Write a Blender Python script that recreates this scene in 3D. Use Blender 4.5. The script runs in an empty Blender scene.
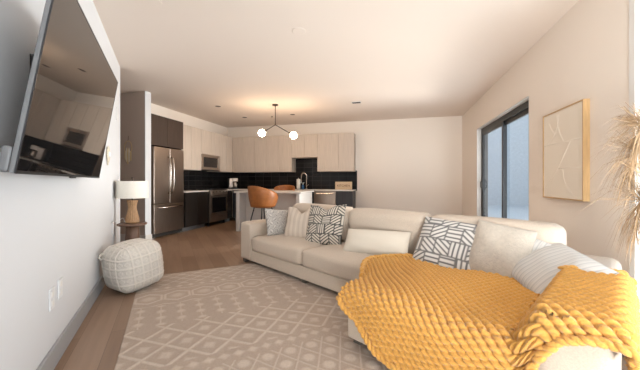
import bpy, bmesh, math, random
import numpy as np
from mathutils import Vector, Matrix, Euler
random.seed(4); rng = np.random.default_rng(4)
R = math.radians; PI = math.pi
scn = bpy.context.scene
C = scn.collection

# ------------------------------------------------------------------ camera
CY, SY = math.cos(R(14.3)), math.sin(R(14.3))
def W(X, Z):                      # level offset right / ahead of the tripod -> room axes
    return (CY*X - SY*Z, SY*X + CY*Z)
EYE = 1.09
cam = bpy.data.cameras.new('camera'); camo = bpy.data.objects.new('camera', cam); C.objects.link(camo)
camo.location = (0, 0, EYE); camo.rotation_euler = (R(90), 0, R(14.3))
cam.sensor_width = 36; cam.lens = 36*295/640; cam.shift_y = -3/640; cam.clip_start = .02
scn.camera = camo
scn.view_settings.view_transform = 'Standard'; scn.view_settings.look = 'None'
scn.view_settings.gamma = 1; scn.view_settings.use_curve_mapping = False
scn.view_settings.exposure = 1.12

# ------------------------------------------------------------------ sky, daylight and added fill lamps
wd = bpy.data.worlds.new('sky'); scn.world = wd; wd.use_nodes = True
wd.node_tree.nodes['Background'].inputs[0].default_value = (.74, .86, 1, 1)
wd.node_tree.nodes['Background'].inputs[1].default_value = .8
def area(name, loc, rot, sx, sy, power, col):
    l = bpy.data.lights.new(name, 'AREA'); l.shape = 'RECTANGLE'; l.size = sx; l.size_y = sy
    l.energy = power; l.color = col
    o = bpy.data.objects.new(name, l); C.objects.link(o); o.location = loc; o.rotation_euler = rot
    return o
area('daylight_side_window', (1.95, .6, 1.2), (0, R(90), 0), 2.3, 3.3, 10, (.72, .86, 1))
area('daylight_rear_window', (.1, -4.0, 1.3), (R(93), 0, R(-14)), 2.6, 2.8, 200, (.97, .975, 1))
# added uplights outside the two windows, to brighten ceiling and upper walls
area('uplight_fill_rear', (.6, -3.0, .15), (R(127), 0, R(-6)), 2.4, 1.6, 470, (1, .972, .935))
area('uplight_fill_side', (3.4, -.4, .15), (R(122), 0, R(55)), 3.0, 1.6, 60, (1, .972, .935))
def aim(loc, to): return tuple((Vector(to)-Vector(loc)).to_track_quat('-Z', 'Y').to_euler())
area('daylight_patio_door', (4.2, 6.6, 1.2), aim((4.2, 6.6, 1.2), (-3.0, 3.9, 1.9)), 2.0, 2.4, 360, (1, .955, .91))

area('far_room_fill', (3.7, -2.0, 1.0), (R(97), 0, R(46)), 3.4, 2.6, 30, (.97, .98, 1))  # added fill lamp outside the side window, aimed at the far kitchen
# ------------------------------------------------------------------ materials
M = {}
def nodes(name):
    m = bpy.data.materials.new(name); m.use_nodes = True
    nt = m.node_tree; return m, nt, nt.nodes['Principled BSDF']
def N(nt, typ, **kw):
    n = nt.nodes.new(typ)
    for k, v in kw.items():
        if k.startswith('i_'):
            key = k[2:]
            n.inputs[int(key) if key.isdigit() else key.replace('_', ' ')].default_value = v
        else: setattr(n, k, v)
    return n
def mat(name, col, rough=.6, metal=0, noise=0, nscale=20, bump=0, bscale=60, stretch=(1,1,1), spec=.5, emit=0, sheen=0):
    m, nt, b = nodes(name)
    b.inputs['Base Color'].default_value = (*col, 1); b.inputs['Roughness'].default_value = rough
    b.inputs['Metallic'].default_value = metal; b.inputs['Specular IOR Level'].default_value = spec
    if sheen: b.inputs['Sheen Weight'].default_value = sheen
    if emit:
        b.inputs['Emission Color'].default_value = (*col, 1); b.inputs['Emission Strength'].default_value = emit
    tc = N(nt, 'ShaderNodeTexCoord'); mp = N(nt, 'ShaderNodeMapping'); mp.inputs['Scale'].default_value = stretch
    nt.links.new(tc.outputs['Object'], mp.inputs[0])
    if noise:
        t = N(nt, 'ShaderNodeTexNoise'); t.inputs['Scale'].default_value = nscale; t.inputs['Detail'].default_value = 4
        nt.links.new(mp.outputs[0], t.inputs['Vector'])
        r = N(nt, 'ShaderNodeValToRGB')
        r.color_ramp.elements[0].position = .3; r.color_ramp.elements[1].position = .7
        r.color_ramp.elements[0].color = (*[c*(1-noise) for c in col], 1)
        r.color_ramp.elements[1].color = (*[min(1, c*(1+noise)) for c in col], 1)
        nt.links.new(t.outputs['Fac'], r.inputs[0]); nt.links.new(r.outputs[0], b.inputs['Base Color'])
    if bump:
        t2 = N(nt, 'ShaderNodeTexNoise'); t2.inputs['Scale'].default_value = bscale; t2.inputs['Detail'].default_value = 3
        nt.links.new(mp.outputs[0], t2.inputs['Vector'])
        bp = N(nt, 'ShaderNodeBump'); bp.inputs['Strength'].default_value = bump; bp.inputs['Distance'].default_value = .01
        nt.links.new(t2.outputs['Fac'], bp.inputs['Height']); nt.links.new(bp.outputs[0], b.inputs['Normal'])
    M[name] = m; return m
def vcmat(name, rough=.85, bump=.3, bscale=250, sheen=.2):
    m, nt, b = nodes(name)
    a = N(nt, 'ShaderNodeVertexColor', layer_name='Col')
    tc = N(nt, 'ShaderNodeTexCoord'); t = N(nt, 'ShaderNodeTexNoise'); t.inputs['Scale'].default_value = bscale
    nt.links.new(tc.outputs['Object'], t.inputs['Vector'])
    bp = N(nt, 'ShaderNodeBump'); bp.inputs['Strength'].default_value = bump; bp.inputs['Distance'].default_value = .005
    nt.links.new(t.outputs['Fac'], bp.inputs['Height']); nt.links.new(bp.outputs[0], b.inputs['Normal'])
    nt.links.new(a.outputs[0], b.inputs['Base Color'])
    b.inputs['Roughness'].default_value = rough; b.inputs['Sheen Weight'].default_value = sheen
    b.inputs['Specular IOR Level'].default_value = .2
    M[name] = m; return m
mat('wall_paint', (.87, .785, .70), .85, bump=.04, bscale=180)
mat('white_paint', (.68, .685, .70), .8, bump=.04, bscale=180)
mat('ceiling_paint', (.82, .72, .64), .9)
mat('taupe_paint', (.50, .40, .335), .85, bump=.04, bscale=180)
mat('grey_base', (.36, .36, .365), .55)
mat('light_base', (.62, .59, .56), .55)
mat('white_trim', (.78, .76, .73), .5)
mat('white_plastic', (.74, .74, .75), .4)
mat('black_metal', (.016, .016, .018), .4)
mat('dark_bronze', (.05, .032, .022), .4, metal=.6)
mat('dark_plastic', (.02, .02, .022), .35)
mat('grey_plastic', (.15, .15, .153), .45)
mat('steel', (.35, .29, .25), .3, metal=1, noise=.12, nscale=6, stretch=(30, 30, .6))
mat('steel_mid', (.46, .39, .34), .38, metal=1, noise=.08, nscale=6, stretch=(30, 30, .6))
mat('steel_light', (.62, .57, .52), .25, metal=1)
mat('steel_dark', (.06, .055, .05), .4, metal=.6)  # dark metal of the appliance bodies
mat('black_glass', (.006, .006, .008), .05, spec=.8)
mat('upper_wood', (.58, .495, .42), .55, noise=.10, nscale=5, stretch=(14, 14, .5))
mat('ebony_wood', (.020, .016, .014), .45, noise=.35, nscale=7, stretch=(22, 22, .3), spec=.3)
mat('dark_wood', (.062, .040, .030), .55, spec=.25, noise=.28, nscale=6, stretch=(16, 16, .4))
mat('navy_wood', (.030, .031, .038), .45, noise=.35, nscale=7, stretch=(22, 22, .3))
mat('quartz', (.78, .74, .70), .25, noise=.04, nscale=40)
mat('island_paint', (.74, .70, .665), .5)
mat('leather', (.36, .125, .032), .42, noise=.16, nscale=14, bump=.15, bscale=140)
mat('linen', (.60, .495, .40), .9, noise=.10, nscale=160, bump=.35, bscale=420, sheen=.15, spec=.2)
mat('linen_dark', (.10, .085, .07), .8)
mat('cord', (.70, .66, .58), .9)
mat('lamp_cloth', (.80, .75, .67), .85, noise=.04, nscale=60, stretch=(8, 8, .4), bump=.2, bscale=120)
mat('walnut', (.155, .085, .055), .45, noise=.25, nscale=8, stretch=(6, 6, .8))
mat('brass_wood', (.56, .36, .17), .45, noise=.12, nscale=10, stretch=(8, 8, .7))
mat('rattan', (.36, .205, .10), .6, noise=.25, nscale=40, stretch=(3, 3, .4))
mat('canvas_white', (.88, .795, .68), .9, bump=.2, bscale=260)
mat('plaster_line', (.90, .82, .71), .8)
mat('pampas', (.42, .275, .155), .9, noise=.2, nscale=10)
mat('pampas_stem', (.45, .33, .17), .8)
mat('ceramic', (.70, .66, .60), .5, noise=.05, nscale=12)
mat('card', (.68, .52, .35), .8, noise=.06, nscale=30)
mat('ink', (.16, .08, .05), .8)
mat('paper', (.80, .78, .72), .8)
mat('blue_soap', (.04, .14, .32), .2)
mat('knit_hoop', (.62, .46, .25), .5)
mat('tassel', (.66, .58, .46), .9)
mat('concrete', (.50, .52, .54), .85, noise=.06, nscale=6)
mat('stucco', (.50, .53, .56), .9, noise=.08, nscale=9, bump=.2, bscale=50)
vcmat('rug_pile', .95, .5, 300, .1); vcmat('pillow_cloth', .9, .35, 320, .2); vcmat('pouf_knit', .9, .4, 200, .2)
mat('fur', (.52, .45, .375), .95, noise=.08, nscale=45, bump=.8, bscale=110, sheen=.3, spec=.1)
mat('mustard_yarn', (.66, .335, .075), .85, noise=.13, nscale=130, bump=.4, bscale=260, sheen=.35, spec=.15)
m, nt, b = nodes('globe'); b.inputs['Base Color'].default_value = (1, .9, .8, 1)
b.inputs['Emission Color'].default_value = (1, .72, .47, 1); b.inputs['Emission Strength'].default_value = 33; M['globe'] = m
# window glass
m, nt, b = nodes('clear_glass')
tr = N(nt, 'ShaderNodeBsdfTransparent'); gl = N(nt, 'ShaderNodeBsdfGlossy'); gl.inputs['Roughness'].default_value = .02
lw = N(nt, 'ShaderNodeFresnel'); lw.inputs['IOR'].default_value = 1.35; mx = N(nt, 'ShaderNodeMixShader')
tr.inputs[0].default_value = (.93, .96, .97, 1)
ge = N(nt, 'ShaderNodeNewGeometry'); fm = N(nt, 'ShaderNodeMath', operation='MULTIPLY'); iv = N(nt, 'ShaderNodeMath', operation='SUBTRACT'); iv.inputs[0].default_value = 1
nt.links.new(ge.outputs['Backfacing'], iv.inputs[1]); nt.links.new(iv.outputs[0], fm.inputs[1]); nt.links.new(lw.outputs[0], fm.inputs[0])
nt.links.new(fm.outputs[0], mx.inputs[0]); nt.links.new(tr.outputs[0], mx.inputs[1]); nt.links.new(gl.outputs[0], mx.inputs[2])
nt.links.new(mx.outputs[0], nt.nodes['Material Output'].inputs[0]); M['clear_glass'] = m
# tv screen
m, nt, b = nodes('tv_glass'); b.inputs['Base Color'].default_value = (.012, .011, .011, 1)
b.inputs['Roughness'].default_value = .03; b.inputs['IOR'].default_value = 2.3; M['tv_glass'] = m
# plank floor (boards run beside the tv wall)
m, nt, b = nodes('plank_floor')
tc = N(nt, 'ShaderNodeTexCoord'); mp = N(nt, 'ShaderNodeMapping'); mp.inputs['Rotation'].default_value = (0, 0, R(-131.7))
br = N(nt, 'ShaderNodeTexBrick'); br.offset = .37
br.inputs['Scale'].default_value = 1; br.inputs['Brick Width'].default_value = 1.3; br.inputs['Row Height'].default_value = .18
br.inputs['Mortar Size'].default_value = .0014; br.inputs['Bias'].default_value = 0
br.inputs['Color1'].default_value = (.245, .150, .095, 1); br.inputs['Color2'].default_value = (.335, .22, .15, 1)
br.inputs['Mortar'].default_value = (.15, .09, .06, 1)
ns = N(nt, 'ShaderNodeTexNoise'); ns.inputs['Scale'].default_value = 3; ns.inputs['Detail'].default_value = 6
mp2 = N(nt, 'ShaderNodeMapping'); mp2.inputs['Scale'].default_value = (.6, 9, 1)
mxc = N(nt, 'ShaderNodeMix', data_type='RGBA', blend_type='MULTIPLY'); mxc.inputs[0].default_value = .55
rp = N(nt, 'ShaderNodeValToRGB'); rp.color_ramp.elements[0].color = (.55, .55, .55, 1); rp.color_ramp.elements[1].color = (1.25, 1.22, 1.2, 1)
L = nt.links.new
L(tc.outputs['Object'], mp.inputs[0]); L(mp.outputs[0], br.inputs['Vector']); L(mp.outputs[0], mp2.inputs[0]); L(mp2.outputs[0], ns.inputs['Vector'])
L(ns.outputs['Fac'], rp.inputs[0]); L(br.outputs['Color'], mxc.inputs[6]); L(rp.outputs[0], mxc.inputs[7]); L(mxc.outputs[2], b.inputs['Base Color'])
b.inputs['Roughness'].default_value = .36; M['plank_floor'] = m
# black glazed tiles
def tile_mat(name, axis):
    m, nt, b = nodes(name); L = nt.links.new
    tc = N(nt, 'ShaderNodeTexCoord'); sp = N(nt, 'ShaderNodeSeparateXYZ'); cb = N(nt, 'ShaderNodeCombineXYZ')
    L(tc.outputs['Object'], sp.inputs[0]); L(sp.outputs[axis], cb.inputs[0]); L(sp.outputs[2], cb.inputs[1])
    br = N(nt, 'ShaderNodeTexBrick'); br.offset = 0; br.inputs['Scale'].default_value = 1
    br.inputs['Brick Width'].default_value = .25; br.inputs['Row Height'].default_value = .125; br.inputs['Mortar Size'].default_value = .004
    br.inputs['Color1'].default_value = (.006, .0055, .006, 1); br.inputs['Color2'].default_value = (.014, .0125, .0125, 1)
    br.inputs['Mortar'].default_value = (.04, .037, .035, 1)
    L(cb.outputs[0], br.inputs['Vector']); L(br.outputs['Color'], b.inputs['Base Color'])
    bp = N(nt, 'ShaderNodeBump'); bp.inputs['Strength'].default_value = .4; bp.inputs['Distance'].default_value = .004; bp.invert = True
    L(br.outputs['Fac'], bp.inputs['Height']); L(bp.outputs[0], b.inputs['Normal'])
    b.inputs['Roughness'].default_value = .18; b.inputs['Specular IOR Level'].default_value = .25; M[name] = m
tile_mat('tile_back', 0); tile_mat('tile_left', 1)

# ------------------------------------------------------------------ helpers
def tag(o, label=None, cat=None, group=None, kind=None):
    if label: o['label'] = label
    if cat: o['category'] = cat
    if group: o['group'] = group
    if kind: o['kind'] = kind
    return o
def thing(name, label, cat, loc=(0, 0, 0), rz=0, group=None):
    o = bpy.data.objects.new(name, None); o.empty_display_size = .1; C.objects.link(o)
    o.location = loc; o.rotation_euler = (0, 0, rz)
    return tag(o, label, cat, group)
def link(name, me, material, parent=None, smooth=False):
    if material: me.materials.append(M[material])
    if smooth:
        me.polygons.foreach_set('use_smooth', [True]*len(me.polygons))
    o = bpy.data.objects.new(name, me); C.objects.link(o)
    if parent: o.parent = parent
    return o
def obj(name, bm, material, parent=None, smooth=False, bevel=0, kind=None):
    bmesh.ops.recalc_face_normals(bm, faces=bm.faces)
    me = bpy.data.meshes.new(name); bm.to_mesh(me); bm.free()
    o = link(name, me, material, parent, smooth)
    if bevel:
        md = o.modifiers.new('bevel', 'BEVEL'); md.width = bevel; md.segments = 2; md.limit_method = 'ANGLE'
    if kind: o['kind'] = kind
    return o
def box(bm, x0, x1, y0, y1, z0, z1, mtx=None):
    vs = [bm.verts.new((x, y, z)) for z in (z0, z1) for x, y in ((x0, y0), (x1, y0), (x1, y1), (x0, y1))]
    for f in ((0, 3, 2, 1), (4, 5, 6, 7), (0, 1, 5, 4), (1, 2, 6, 5), (2, 3, 7, 6), (3, 0, 4, 7)):
        bm.faces.new([vs[i] for i in f])
    if mtx is not None:
        for v in vs: v.co = mtx @ v.co
    return bm
def BX(*a, **k): return box(bmesh.new(), *a, **k)
def prism(bm, pts, z0, z1):
    lo = [bm.verts.new((x, y, z0)) for x, y in pts]; hi = [bm.verts.new((x, y, z1)) for x, y in pts]
    bm.faces.new(lo[::-1]); bm.faces.new(hi); n = len(pts)
    for i in range(n): bm.faces.new((lo[i], lo[(i+1) % n], hi[(i+1) % n], hi[i]))
    return bm
def lathe(bm, prof, seg=32, c=(0, 0, 0), cap=True):
    rings = []
    for r, z in prof:
        rings.append([bm.verts.new((c[0]+r*math.cos(2*PI*i/seg), c[1]+r*math.sin(2*PI*i/seg), c[2]+z)) for i in range(seg)])
    for a, b_ in zip(rings, rings[1:]):
        for i in range(seg): bm.faces.new((a[i], a[(i+1) % seg], b_[(i+1) % seg], b_[i]))
    if cap:
        bm.faces.new(rings[0][::-1]); bm.faces.new(rings[-1])
    return bm
def tube(bm, pts, r, seg=8, closed=False, radii=None):
    pts = [Vector(p) for p in pts]; n = len(pts); rings = []
    ref = None
    for i, p in enumerate(pts):
        if closed: t = pts[(i+1) % n] - pts[i-1]
        else: t = pts[min(i+1, n-1)] - pts[max(i-1, 0)]
        t.normalize()
        if ref is None:
            ref = Vector((0, 0, 1)) if abs(t.z) < .9 else Vector((1, 0, 0))
        u = (ref - t*ref.dot(t)).normalized(); v = t.cross(u); ref = u
        rr = radii[i] if radii else r
        rings.append([bm.verts.new(p + u*rr*math.cos(2*PI*k/seg) + v*rr*math.sin(2*PI*k/seg)) for k in range(seg)])
    m_ = n if closed else n-1
    for i in range(m_):
        a, b_ = rings[i], rings[(i+1) % n]
        for k in range(seg): bm.faces.new((a[k], a[(k+1) % seg], b_[(k+1) % seg], b_[k]))
    if not closed:
        bm.faces.new(rings[0][::-1]); bm.faces.new(rings[-1])
    return bm
def npmesh(name, V, F, material, parent=None, smooth=True, cols=None):
    me = bpy.data.meshes.new(name)
    me.from_pydata(np.asarray(V, float).tolist(), [], np.asarray(F).tolist())
    if cols is not None:
        a = me.color_attributes.new('Col', 'FLOAT_COLOR', 'POINT')
        c4 = np.ones((len(V), 4), np.float32); c4[:, :3] = cols
        a.data.foreach_set('color', c4.ravel())
    me.update()
    return link(name, me, material, parent, smooth)
def gridfaces(nu, nv, off=0):
    i = np.arange(nu-1)[:, None]*nv + np.arange(nv-1)[None, :] + off
    i = i.ravel()
    return np.stack([i, i+nv, i+nv+1, i+1], 1)
def rbox_np(size, r, n=14, puff=(0, 0, 0), disp=None):
    """soft rounded box centred at origin; returns V, F, face-id, face uv"""
    hx = np.array(size)/2; Vs, Fs, fid, uv = [], [], [], []
    off = 0; g = np.linspace(-1, 1, n)
    g = np.sign(g)*np.abs(g)**.8
    for ax in range(3):
        for sg in (-1, 1):
            a, b_ = (ax+1) % 3, (ax+2) % 3
            U, Vv = np.meshgrid(g, g, indexing='ij')
            P = np.zeros((n, n, 3)); P[..., ax] = sg*hx[ax]; P[..., a] = U*hx[a]; P[..., b_] = Vv*hx[b_]
            inner = np.clip(P, -(hx-r), hx-r); d = P-inner
            ln = np.linalg.norm(d, axis=-1, keepdims=True); Q = inner + d/np.maximum(ln, 1e-9)*r
            for k in range(3):
                o1, o2 = (k+1) % 3, (k+2) % 3
                w = np.clip(1-(Q[..., o1]/hx[o1])**2, 0, 1)*np.clip(1-(Q[..., o2]/hx[o2])**2, 0, 1)
                Q[..., k] += np.sign(Q[..., k])*puff[k]*w*np.clip(np.abs(Q[..., k])/hx[k], 0, 1)
            if disp is not None:
                nr = d/np.maximum(ln, 1e-9)
                Q = Q + nr*disp(ax, Q)[..., None]
            f = gridfaces(n, n, off)
            if sg < 0: f = f[:, ::-1]
            Vs.append(Q.reshape(-1, 3)); Fs.append(f); off += n*n
    return np.concatenate(Vs), np.concatenate(Fs)
def soft(name, x0, x1, y0, y1, z0, z1, r, material, parent, puff=(0, 0, 0), n=14):
    V, F = rbox_np((x1-x0, y1-y0, z1-z0), r, n, puff)
    V = V + np.array([(x0+x1)/2, (y0+y1)/2, (z0+z1)/2])
    o = npmesh(name, V, F, material, parent)
    bm = bmesh.new(); bm.from_mesh(o.data); bmesh.ops.remove_doubles(bm, verts=bm.verts, dist=1e-5); bm.to_mesh(o.data); bm.free()
    return o
def copy_tree(o, parent=None):
    c = o.copy(); C.objects.link(c)
    if parent: c.parent = parent
    for ch in list(o.children): copy_tree(ch, c)
    return c
def struct(name, bm, material, parent=None, bevel=0, smooth=False):
    o = obj(name, bm, material, parent, smooth, bevel)
    if not parent: o['kind'] = 'structure'
    return o

# tv-wall axes: D runs along the wall away from the camera, NN points into the room
def ang(deg): return Vector((*W(math.sin(R(deg)), math.cos(R(deg))), 0))
D = ang(-27.4); NN = ang(62.6)
TA = math.atan2(D.y, D.x)
def T(n, v, z=0): return NN*n + D*v + Vector((0, 0, z))
MT = Matrix(((NN.x, D.x, 0, 0), (NN.y, D.y, 0, 0), (0, 0, 1, 0), (0, 0, 0, 1)))    # (n, v, z) -> room
RT = math.atan2(NN.y, NN.x)      # rotation of a frame whose x is NN and y is D
# sofa axes: x along the sofa (t), y to its back
SO = W(-1.104, 4.07); SA = math.atan2(*reversed(W(.695, -.719)))
H = 2.74; XR = 1.62; YB = 8.0; XL = -4.95

# ================================================================== structure
struct('floor', BX(-6.7, 1.82, -1.6, 8.2, -.12, 0), 'plank_floor')
struct('ceiling', BX(-6.7, 1.9, -1.6, 8.2, H, H+.12), 'ceiling_paint')
struct('wall_back', BX(XL-.15, XR+.2, YB, YB+.15, 0, H), 'wall_paint')
struct('wall_kitchen', BX(XL-.15, XL, 4.52, YB, 0, H), 'wall_paint')
bm = BX(XR, XR+.2, 6.64, YB, 0, H); box(bm, XR, XR+.2, 2.585, 4.22, 0, H); box(bm, XR, XR+.2, 4.22, 6.64, 2.17, H)
struct('wall_right', bm, 'wall_paint')
struct('trim_1', BX(XR-.004, XR+.2, 2.53, 2.585, 0, H), 'white_trim')
bm = BX(XR, XR+.2, -1.5, 2.53, 2.4, H); box(bm, XR, XR+.2, -1.5, -1.1, 0, 2.4)
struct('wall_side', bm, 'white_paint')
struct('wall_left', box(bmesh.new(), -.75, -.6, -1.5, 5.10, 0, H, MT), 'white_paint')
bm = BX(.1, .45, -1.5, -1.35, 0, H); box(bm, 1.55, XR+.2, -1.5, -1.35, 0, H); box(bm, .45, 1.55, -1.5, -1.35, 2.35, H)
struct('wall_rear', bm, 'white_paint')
bm = BX(-6.6, -4.40, 4.40, 4.52, 0, H)
o = struct('wall_stub', bm, 'taupe_paint')
struct('trim_2', BX(-4.40, -4.385, 4.395, 4.525, 0, H), 'white_paint')
struct('wall_corridor', BX(-6.7, -6.6, 2.0, 4.6, 0, H), 'taupe_paint')
struct('wall_hall', BX(-6.6, -2.85, 2.0, 2.12, 0, H), 'taupe_paint')
# baseboards
struct('baseboard_left', box(bmesh.new(), -.6, -.582, -1.4, 5.10, 0, .125, MT), 'grey_base', bevel=.004)
bm = BX(-6.6, -4.37, 4.382, 4.40, 0, .125); box(bm, -4.385, -4.367, 4.382, 4.535, 0, .125)
struct('baseboard_stub', bm, 'light_base', bevel=.004)
struct('baseboard_back', BX(-1.0, XR, YB-.016, YB, 0, .125), 'light_base', bevel=.004)
bm = BX(XR-.016, XR, 6.64, YB-.016, 0, .125); box(bm, XR-.016, XR, 2.6, 4.22, 0, .125)
struct('baseboard_right', bm, 'light_base', bevel=.004)
# big side window
w = thing('window_1', None, None, (XR+.1, .715, 0)); w['kind'] = 'structure'
bm = BX(-.05, .05, -1.815, 1.815, 0, .07); box(bm, -.05, .05, -1.815, 1.815, 2.33, 2.4)
for y in (-1.815, -.62, .56, 1.765): box(bm, -.05, .05, y, y+.05, .07, 2.33)
obj('frame', bm, 'white_trim', w)
for a, b_ in ((-1.765, -.62), (-.57, .56), (.61, 1.765)): obj('pane', BX(-.006, .006, a, b_, .07, 2.33), 'clear_glass', w)
w = thing('window_2', None, None, (1.0, -1.42, 0)); w['kind'] = 'structure'
bm = BX(-.55, .55, -.04, .04, 0, .07); box(bm, -.55, .55, -.04, .04, 2.28, 2.35)
for x in (-.55, -.03, .48): box(bm, x, x+.07, -.04, .04, .07, 2.28)
obj('frame', bm, 'white_trim', w)
for x in (-.48, .04): obj('pane', BX(x, x+.44, -.006, .006, .07, 2.28), 'clear_glass', w)
# sliding patio door set deep in the right wall
d = thing('door_1', None, None, (XR+.12, 5.43, 0)); d['kind'] = 'structure'
bm = BX(-.04, .06, -1.21, 1.21, 2.08, 2.17); box(bm, -.04, .06, -1.21, 1.21, 0, .05)
box(bm, -.04, .06, 1.13, 1.21, .05, 2.08); box(bm, -.04, .06, -1.21, -1.13, .05, 2.08)
obj('frame', bm, 'black_metal', d)
for (y0, y1, x) in ((-.02, 1.13, -.02), (-1.13, .06, .02)):
    bm = BX(x-.015, x+.015, y0, y0+.055, .05, 2.08); box(bm, x-.015, x+.015, y1-.055, y1, .05, 2.08)
    box(bm, x-.015, x+.015, y0+.055, y1-.055, .05, .12); box(bm, x-.015, x+.015, y0+.055, y1-.055, 2.02, 2.08)
    s = obj('sash', bm, 'black_metal', d)
    obj('pane', BX(x-.004, x+.004, y0+.055, y1-.055, .12, 2.02), 'clear_glass', s)
    if y0 > -.5:
        bm = BX(x-.03, x-.015, y1-.048, y1-.01, .93, 1.15); tube(bm, [(x-.03, y1-.03, .96), (x-.06, y1-.03, .99), (x-.06, y1-.03, 1.09), (x-.03, y1-.03, 1.12)], .007)
        obj('handle', bm, 'dark_plastic', s)
bm = BX(XR, XR+.075, 6.632, 6.645, 0, 2.17); box(bm, XR, XR+.075, 4.22, 6.64, 2.163, 2.175); box(bm, XR, XR+.075, 4.215, 4.228, 0, 2.17)
struct('trim_3', bm, 'white_trim')
# balcony outside
struct('balcony_floor', BX(1.82, 7.2, 2.0, 16.2, -.2, -.02), 'concrete')
bm = BX(7.2, 7.4, 2.0, 16, -.02, 7)
tag(struct('building_wall', bm, 'stucco'))
struct('balcony_rail_wall', BX(1.82, 7.2, 16.0, 16.2, -.02, 7), 'stucco')
# tiled backsplash
struct('trim_4', BX(XL, -1.0, YB-.012, YB, .85, 1.40), 'tile_back')
struct('trim_5', BX(-3.0, -1.2, YB-.012, YB, 1.40, 1.76), 'tile_back')
struct('trim_6', BX(XL, XL+.012, 5.5, YB-.012, .85, 1.40), 'tile_left')

# ================================================================== kitchen
def pxa(x, b): r = (x-320)/295; return b*(CY*r-SY)/(CY+SY*r)
FX = -4.54; FB = 7.63                # fronts of the wall cabinets
def wall_cab_left(y0, y1, z0, z1, nd, label, front=FX, material='upper_wood', grp=None, back=XL):
    t = thing('wall_cabinet', label, 'cabinet', (back, (y0+y1)/2, z0), 0, grp)
    w = (y1-y0); h = z1-z0; dp = front-back
    obj('body', BX(.002, dp-.02, -w/2, w/2, 0, h), material, t)
    for k in range(nd):
        a = -w/2+w*k/nd; obj('door', BX(dp-.02, dp, a+.002, a+w/nd-.002, .002, h-.002), material, t, bevel=.0015)
    return t
def wall_cab_back(x0, x1, z0, z1, splits, label):
    t = thing('wall_cabinet', label, 'cabinet', ((x0+x1)/2, YB, z0), 0, None)
    cx = (x0+x1)/2; h = z1-z0; dp = YB-FB; xs = [x0]+splits+[x1]
    obj('body', BX(x0-cx, x1-cx, -dp+.02, -.014, 0, h), 'upper_wood', t)
    for a, b_ in zip(xs, xs[1:]):
        obj('door', BX(a-cx+.002, b_-cx-.002, -dp, -dp+.02, .002, h-.002), 'upper_wood', t, bevel=.0015)
    return t
ZU, ZT = 1.37, 2.37
wall_cab_left(4.58, 5.49, 1.80, 2.39, 2, 'dark brown wood cabinet above the refrigerator', -4.47, 'dark_wood')
wall_cab_left(5.50, 6.20, ZU, ZT, 2, 'pale wood wall cabinet between the refrigerator and the microwave')
wall_cab_left(6.20, 6.98, 1.775, ZT, 2, 'short pale wood wall cabinet directly above the microwave')
wall_cab_left(6.98, 7.625, ZU, ZT, 2, 'pale wood wall cabinet between the microwave and the room corner')
P = [FX+.003 if x == 234.6 else pxa(x, FB) for x in (234.6, 243.5, 254.5, 266.2, 278.6, 291.5, 304.4, 317.3, 338.4, 353.8)]
wall_cab_back(P[0], P[2], ZU, ZT, [P[1]], 'pale wood wall cabinet on the back wall next to the corner')
wall_cab_back(P[2], P[4], ZU, ZT, [P[3]], 'pale two-door wall cabinet on the back wall behind the left pendant globe')
wall_cab_back(P[4], P[5], ZU, ZT, [], 'narrow pale wall cabinet just left of the short cabinet over the sink')
wall_cab_back(P[5], P[7], 1.755, ZT, [P[6]], 'short pale wall cabinet raised above the kitchen faucet')
wall_cab_back(P[7], P[8], ZU, ZT, [], 'wide pale wall cabinet above the dishwasher')
wall_cab_back(P[8], P[9], ZU, ZT, [], 'end pale wall cabinet above the sign, beside the bare wall')
# refrigerator
f = thing('refrigerator', 'stainless french door refrigerator under the dark wood cabinet', 'refrigerator', (XL, 5.07, 0))
obj('cabinet_body', BX(.01, .43, -.41, .41, .03, 1.76), 'steel_dark', f)
for (y0, y1) in ((-.41, -.003), (.003, .41)):
    dr = obj('door', BX(.435, .50, y0, y1, .665, 1.775), 'steel', f, bevel=.008)
    yh = -.045 if y0 < -.1 else .045
    bm = tube(bmesh.new(), [(.50, yh, .86), (.545, yh, .90), (.562, yh, 1.05), (.565, yh, 1.24), (.562, yh, 1.43), (.545, yh, 1.56), (.50, yh, 1.60)], .013, 10)
    obj('handle', bm, 'steel_light', dr, smooth=True)
dr = obj('freezer_drawer', BX(.435, .50, -.41, .41, .09, .655), 'steel', f, bevel=.008)
bm = tube(bmesh.new(), [(.50, -.33, .59), (.545, -.31, .59), (.56, 0, .59), (.545, .31, .59), (.50, .33, .59)], .013, 10)
obj('handle', bm, 'steel_light', dr, smooth=True)
obj('kick_plate', BX(.40, .47, -.40, .40, .02, .085), 'steel_dark', f)
for y in (-.36, .36): obj('foot', lathe(bmesh.new(), [(.02, 0), (.02, .025)], 12, (.43, y, 0)), 'steel_light', f)
# microwave
mw = thing('microwave', 'stainless microwave hung under the short cabinet over the range', 'microwave', (XL, 6.59, 1.385))
obj('case', BX(.01, .39, -.385, .385, 0, .385), 'steel_dark', mw)
dr = obj('door', BX(.39, .42, -.385, .27, .012, .385), 'steel_mid', mw, bevel=.004)
obj('window', BX(.42, .424, -.31, .25, .075, .32), 'black_glass', dr)
obj('control_panel', BX(.39, .42, .275, .385, .012, .385), 'steel_mid', mw)
tube(bm := bmesh.new(), [(.42, .262, .06), (.45, .262, .08), (.45, .262, .32), (.42, .262, .34)], .008, 8); obj('handle', bm, 'steel_light', dr)
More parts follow.
